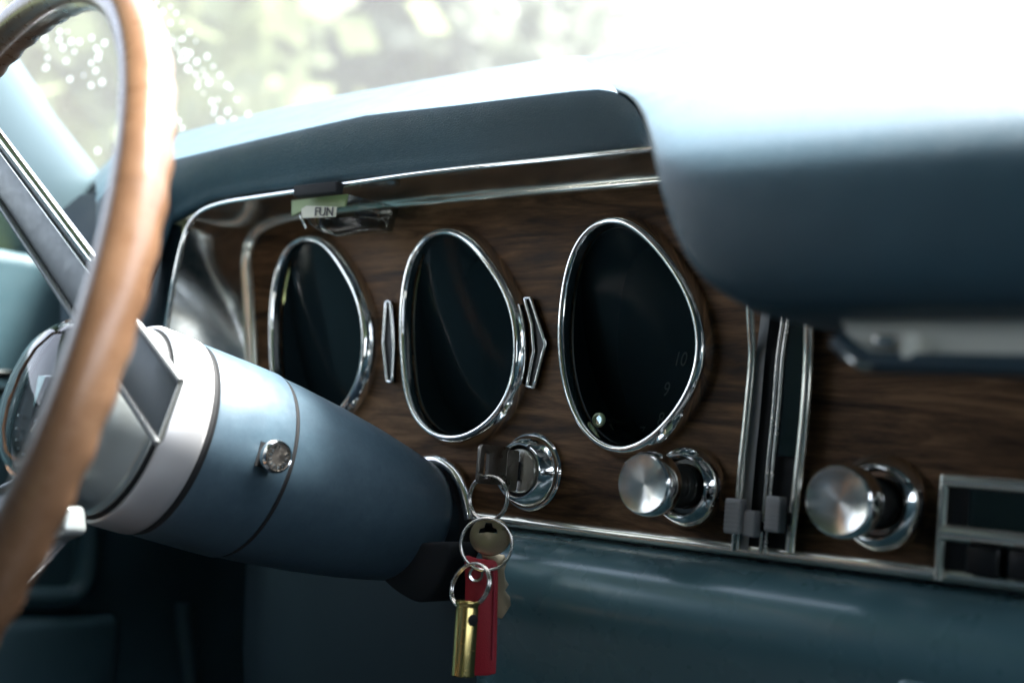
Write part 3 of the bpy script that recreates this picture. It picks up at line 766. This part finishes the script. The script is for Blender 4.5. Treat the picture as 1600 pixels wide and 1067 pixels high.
# red leather fob
fb = thing('red_leather_fob', PD(752, 1000, .611), 'red leather strap fob hanging from the largest ring', 'fob')
fo = [(727, 869), (745, 872), (770, 875), (776, 880), (778, 900), (777, 960), (775, 1040), (770, 1052), (742, 1054), (730, 1048), (727, 960), (727, 900)]
prism('strap', catmull([PD(x, y, .611) for x, y in fo], 4, True), view*.0028, M['leather'], fb, bevel=.0009)
tube('stitched_edge', [PD(x, y, .6078) for x, y in [(770, 884), (772, 920), (771, 960), (769, 1030)]], .0006, M['thread'], fb, 8)
lathe('eyelet', [(.0022, .0), (.0024, .0006), (.0034, .0008), (.0038, .0002)], PD(744, 897, .6078), view, M['steel'], fb, 24)
# brass cartridge case
cc = PD(731, 938, .598); cd = (-(vu)+vr*.02).normalized()
ct = thing('brass_cartridge_case', cc+cd*.034, 'brass cartridge case hanging from the lowest ring', 'cartridge case')
lathe('case', [(.0001, 0), (.0056, 0), (.0059, .0004), (.0059, .0014), (.0055, .0020), (.0051, .0026), (.0051, .0032), (.0054, .0040), (.0054, .034), (.0050, .0345), (.0001, .0345)], cc, cd, M['brass'], ct, 48)
a3, e3, g3 = frame_from(cd)
hd = (view*.82+vr*.57).normalized()
lathe('ring_hole', [(.0001, .0056), (.0024, .0056), (.0028, .0053)], cc+cd*.0085, hd, M['black_matte'], ct, 20)

# ------------------------------------------------------------------ driver's door, A-pillar, windshield
door = thing('driver_door', (DOOR_X, -.3, -.5), "dark blue door panel with pressed ribs beyond the steering wheel", 'car door')
box('panel', (DOOR_X-.03, -.45, -.26), (.05, 1.5, .64), M['door'], door, bevel=.012)
def dp(px, py, out=.0): return PXp(px, py, DOOR_X+out)
def rib(pxs, r): return tube('rib', catmull([dp(x, y) for x, y in pxs], 5), r, M['door'], door, 10, squash=.8)
rib([(-120, 925), (0, 932), (95, 934), (122, 922), (134, 890), (138, 840), (140, 780)], .012)
rib([(-120, 970), (0, 973), (100, 972), (150, 970)], .010)
rib([(288, 940), (290, 985), (296, 1030), (302, 1110)], .008)
box('pocket_panel', dp(30, 1062), (.03, .16, .10), M['door'], door, bevel=.012)
for y0, r in [(586, .0042), (611, .0035), (663, .0026)]:
    a, b_ = dp(-60, y0-1, .01), dp(75, y0+2, .01)
    tube('chrome_strip', [a, b_+(b_-a)*.2], r, M['chrome'], door, 10)
ap = thing('windshield_pillar', PXp(150, 270, -.60), 'pale blue painted windshield pillar behind the steering wheel', 'pillar')
rs = []
for (xr, yr), (xl_, yl_) in [((175, 292), (60, 400)), ((138, 243), (5, 300)), ((90, 182), (-70, 180)), ((45, 112), (-140, 70)), ((5, 50), (-200, -20)), ((-60, -50), (-280, -140))]:
    a = PXp(xr, yr, -.60); b_ = PXp(xl_, yl_, -.585)
    c = (a+b_)/2+Vector((.012, 0, .004))
    rs.append(catmull([a+Vector((-.05, .02, 0)), a+Vector((-.006, .002, 0)), a.lerp(c, .4)+Vector((.004, 0, 0)), c, b_.lerp(c, .3)+Vector((.004, 0, 0)), b_, b_+Vector((-.05, -.02, 0))], 4))
loft('cover', rs, M['pillar'], ap)
tube('seal', [r[1] for r in rs], .0035, M['pillar'], ap, 8)
# windshield, curved
ws = thing('windshield', (.2, .3, .12), 'wide curved windshield glass with water drops, blurred trees outside', 'windshield')
p_lo, p_hi = PXp(165, 280, -.62), PXp(-60, -60, -.62)
def glass_pt(x, u):
    base = p_lo.lerp(p_hi, u); k = ((max(x, -.64)-.2)/.82)
    return Vector((x, base.y+.17*(1-k*k)+.035, base.z))
rows = [[glass_pt(-.80+1.82*i/30, -.5+2.0*j/10) for i in range(31)] for j in range(11)]
loft('pane', rows, M['windshield'], ws)
def glass_hit(px, py):
    d = ray(px, py); best = None
    lo, hi = .3, 3.0
    def g(t):
        p = CAM+d*t; u = (p.z-p_lo.z)/(p_hi.z-p_lo.z); return p.y-glass_pt(p.x, u).y
    for _ in range(40):
        mid = (lo+hi)/2
        if g(mid) > 0: hi = mid
        else: lo = mid
    return CAM+d*hi
drops = [(247, 3), (269, 10), (257, 18), (252, 38), (269, 36), (278, 20), (287, 34), (298, 50), (309, 64), (262, 52), (271, 58), (280, 62), (288, 60), (270, 66), (278, 74), (284, 82), (291, 80), (299, 83), (285, 93), (294, 92), (296, 107), (300, 110), (310, 96), (308, 115), (313, 124), (319, 109), (324, 118), (329, 128), (336, 103), (346, 117), (357, 133), (362, 137), (311, 134), (320, 145), (330, 131), (343, 155), (333, 158), (338, 168), (336, 176), (345, 187), (350, 188), (372, 155), (358, 173), (390, 178), (273, 178), (281, 188), (287, 199), (368, 187), (326, 88), (299, 50), (72, 60), (75, 73), (77, 90), (75, 105), (72, 107), (96, 49), (108, 49), (95, 62), (101, 74), (106, 95), (114, 65), (119, 80), (127, 65), (146, 59), (153, 75), (158, 82), (166, 67), (156, 90), (145, 98), (152, 110), (133, 117), (112, 123), (145, 133), (162, 128), (155, 235)]
dme = None
for i, (px, py) in enumerate(drops):
    p = glass_hit(px, py); n_g = Vector((0, -.75, -.66)).normalized() if False else (CAM-p).normalized()
    if dme is None:
        o = lathe('water_drop', [(.0001, .0010), (.0010, .0009), (.0017, .0004), (.0019, 0), (.0015, -.0006), (.0001, -.0009)], (0, 0, 0), (0, -1, 0), M['drop'], None, 12); dme = o.data
    else:
        o = bpy.data.objects.new('water_drop', dme); col.objects.link(o)
    o.location = p+Vector((0, -.0015, -.001)); s = random.uniform(.45, 1.3); o.scale = (s, s, s)
    props(o, 'small round water drop glinting on the windshield glass', 'water drop', 'water drops on the windshield')

# ------------------------------------------------------------------ outside: ground and trees
GZ = -1.15
struct(mk('ground', [Vector((x, y, GZ)) for x in (-150, 150) for y in (-150, 150)], [(0, 1, 3, 2)], M['grass'], None, smooth=False))
def tree(x, y, h, rad, m_leaf, label, seed):
    rng = np.random.default_rng(seed); base = Vector((x, y, GZ))
    root = thing('tree', base, label, 'tree', 'blurred trees beyond the windshield')
    trunk = catmull([base, base+Vector((.1, 0, h*.25)), base+Vector((-.08, .1, h*.5)), base+Vector((.05, 0, h*.85))], 4)
    tube('trunk', trunk, lambda u: .16*(1-u*.8), M['bark'], root, 8)
    for k in range(5):
        a = rng.uniform(0, 6.28); s = base+Vector((0, 0, h*(.3+.1*k)))
        tube('limb', [s, s+Vector((math.cos(a)*rad*.4, math.sin(a)*rad*.4, h*.08)), s+Vector((math.cos(a)*rad*.8, math.sin(a)*rad*.8, h*.2))], lambda u: .06*(1-u*.8), M['bark'], root, 6)
    cl_ = []
    for k in range(44):
        d = rng.normal(size=3); d /= np.linalg.norm(d); rr = rng.uniform(.35, 1)**.6
        cl_.append((np.array([d[0]*rad*rr, d[1]*rad*rr, h*.58+d[2]*h*.40*rr]), rad*rng.uniform(.18, .36)))
    V, Fc = [], []
    for c, r in cl_:
        nq = 130
        pts = c+rng.normal(size=(nq, 3))*r*.55
        for p in pts:
            u = rng.normal(size=3); u /= np.linalg.norm(u); w = np.cross(u, rng.normal(size=3)); w /= np.linalg.norm(w)
            s = rng.uniform(.07, .15); b0 = len(V); q = p+np.array(base)
            V += [Vector(q-u*s*1.5), Vector(q+w*s), Vector(q+u*s*1.5), Vector(q-w*s)]; Fc.append((b0, b0+1, b0+2, b0+3))
    off = base; me = bpy.data.meshes.new('crown'); me.from_pydata([tuple(v-off) for v in V], [], Fc)
    o = bpy.data.objects.new('crown', me); col.objects.link(o); o.parent = root; me.materials.append(m_leaf)
def at(px, dist):
    d = ray(px, 300); d.z = 0; d.normalize(); return CAM+d*dist
for i, (px, dist, h, rad, mk_, lab) in enumerate([
    (60, 9, 6.0, 1.9, 'leaf', 'yellow green tree outside, seen through the steering wheel rim'),
    (330, 13, 7.5, 2.2, 'leaf', 'yellow green tree outside, right of the steering wheel rim'),
    (540, 17, 6.2, 2.3, 'leaf2', 'grey green tree outside, above the middle of the gauge hood'),
    (740, 12, 6.4, 1.7, 'leaf2', 'grey green tree outside, left of the nearer dash pad'),
    (430, 22, 9.0, 3.0, 'leaf2', 'taller far tree outside, behind the others in the windshield'),
    (190, 20, 8.0, 2.8, 'leaf', 'far tree outside, framed by the steering wheel and pillar')]):
    p = at(px, dist); tree(p.x, p.y, h, rad, M[mk_], lab, 10+i)
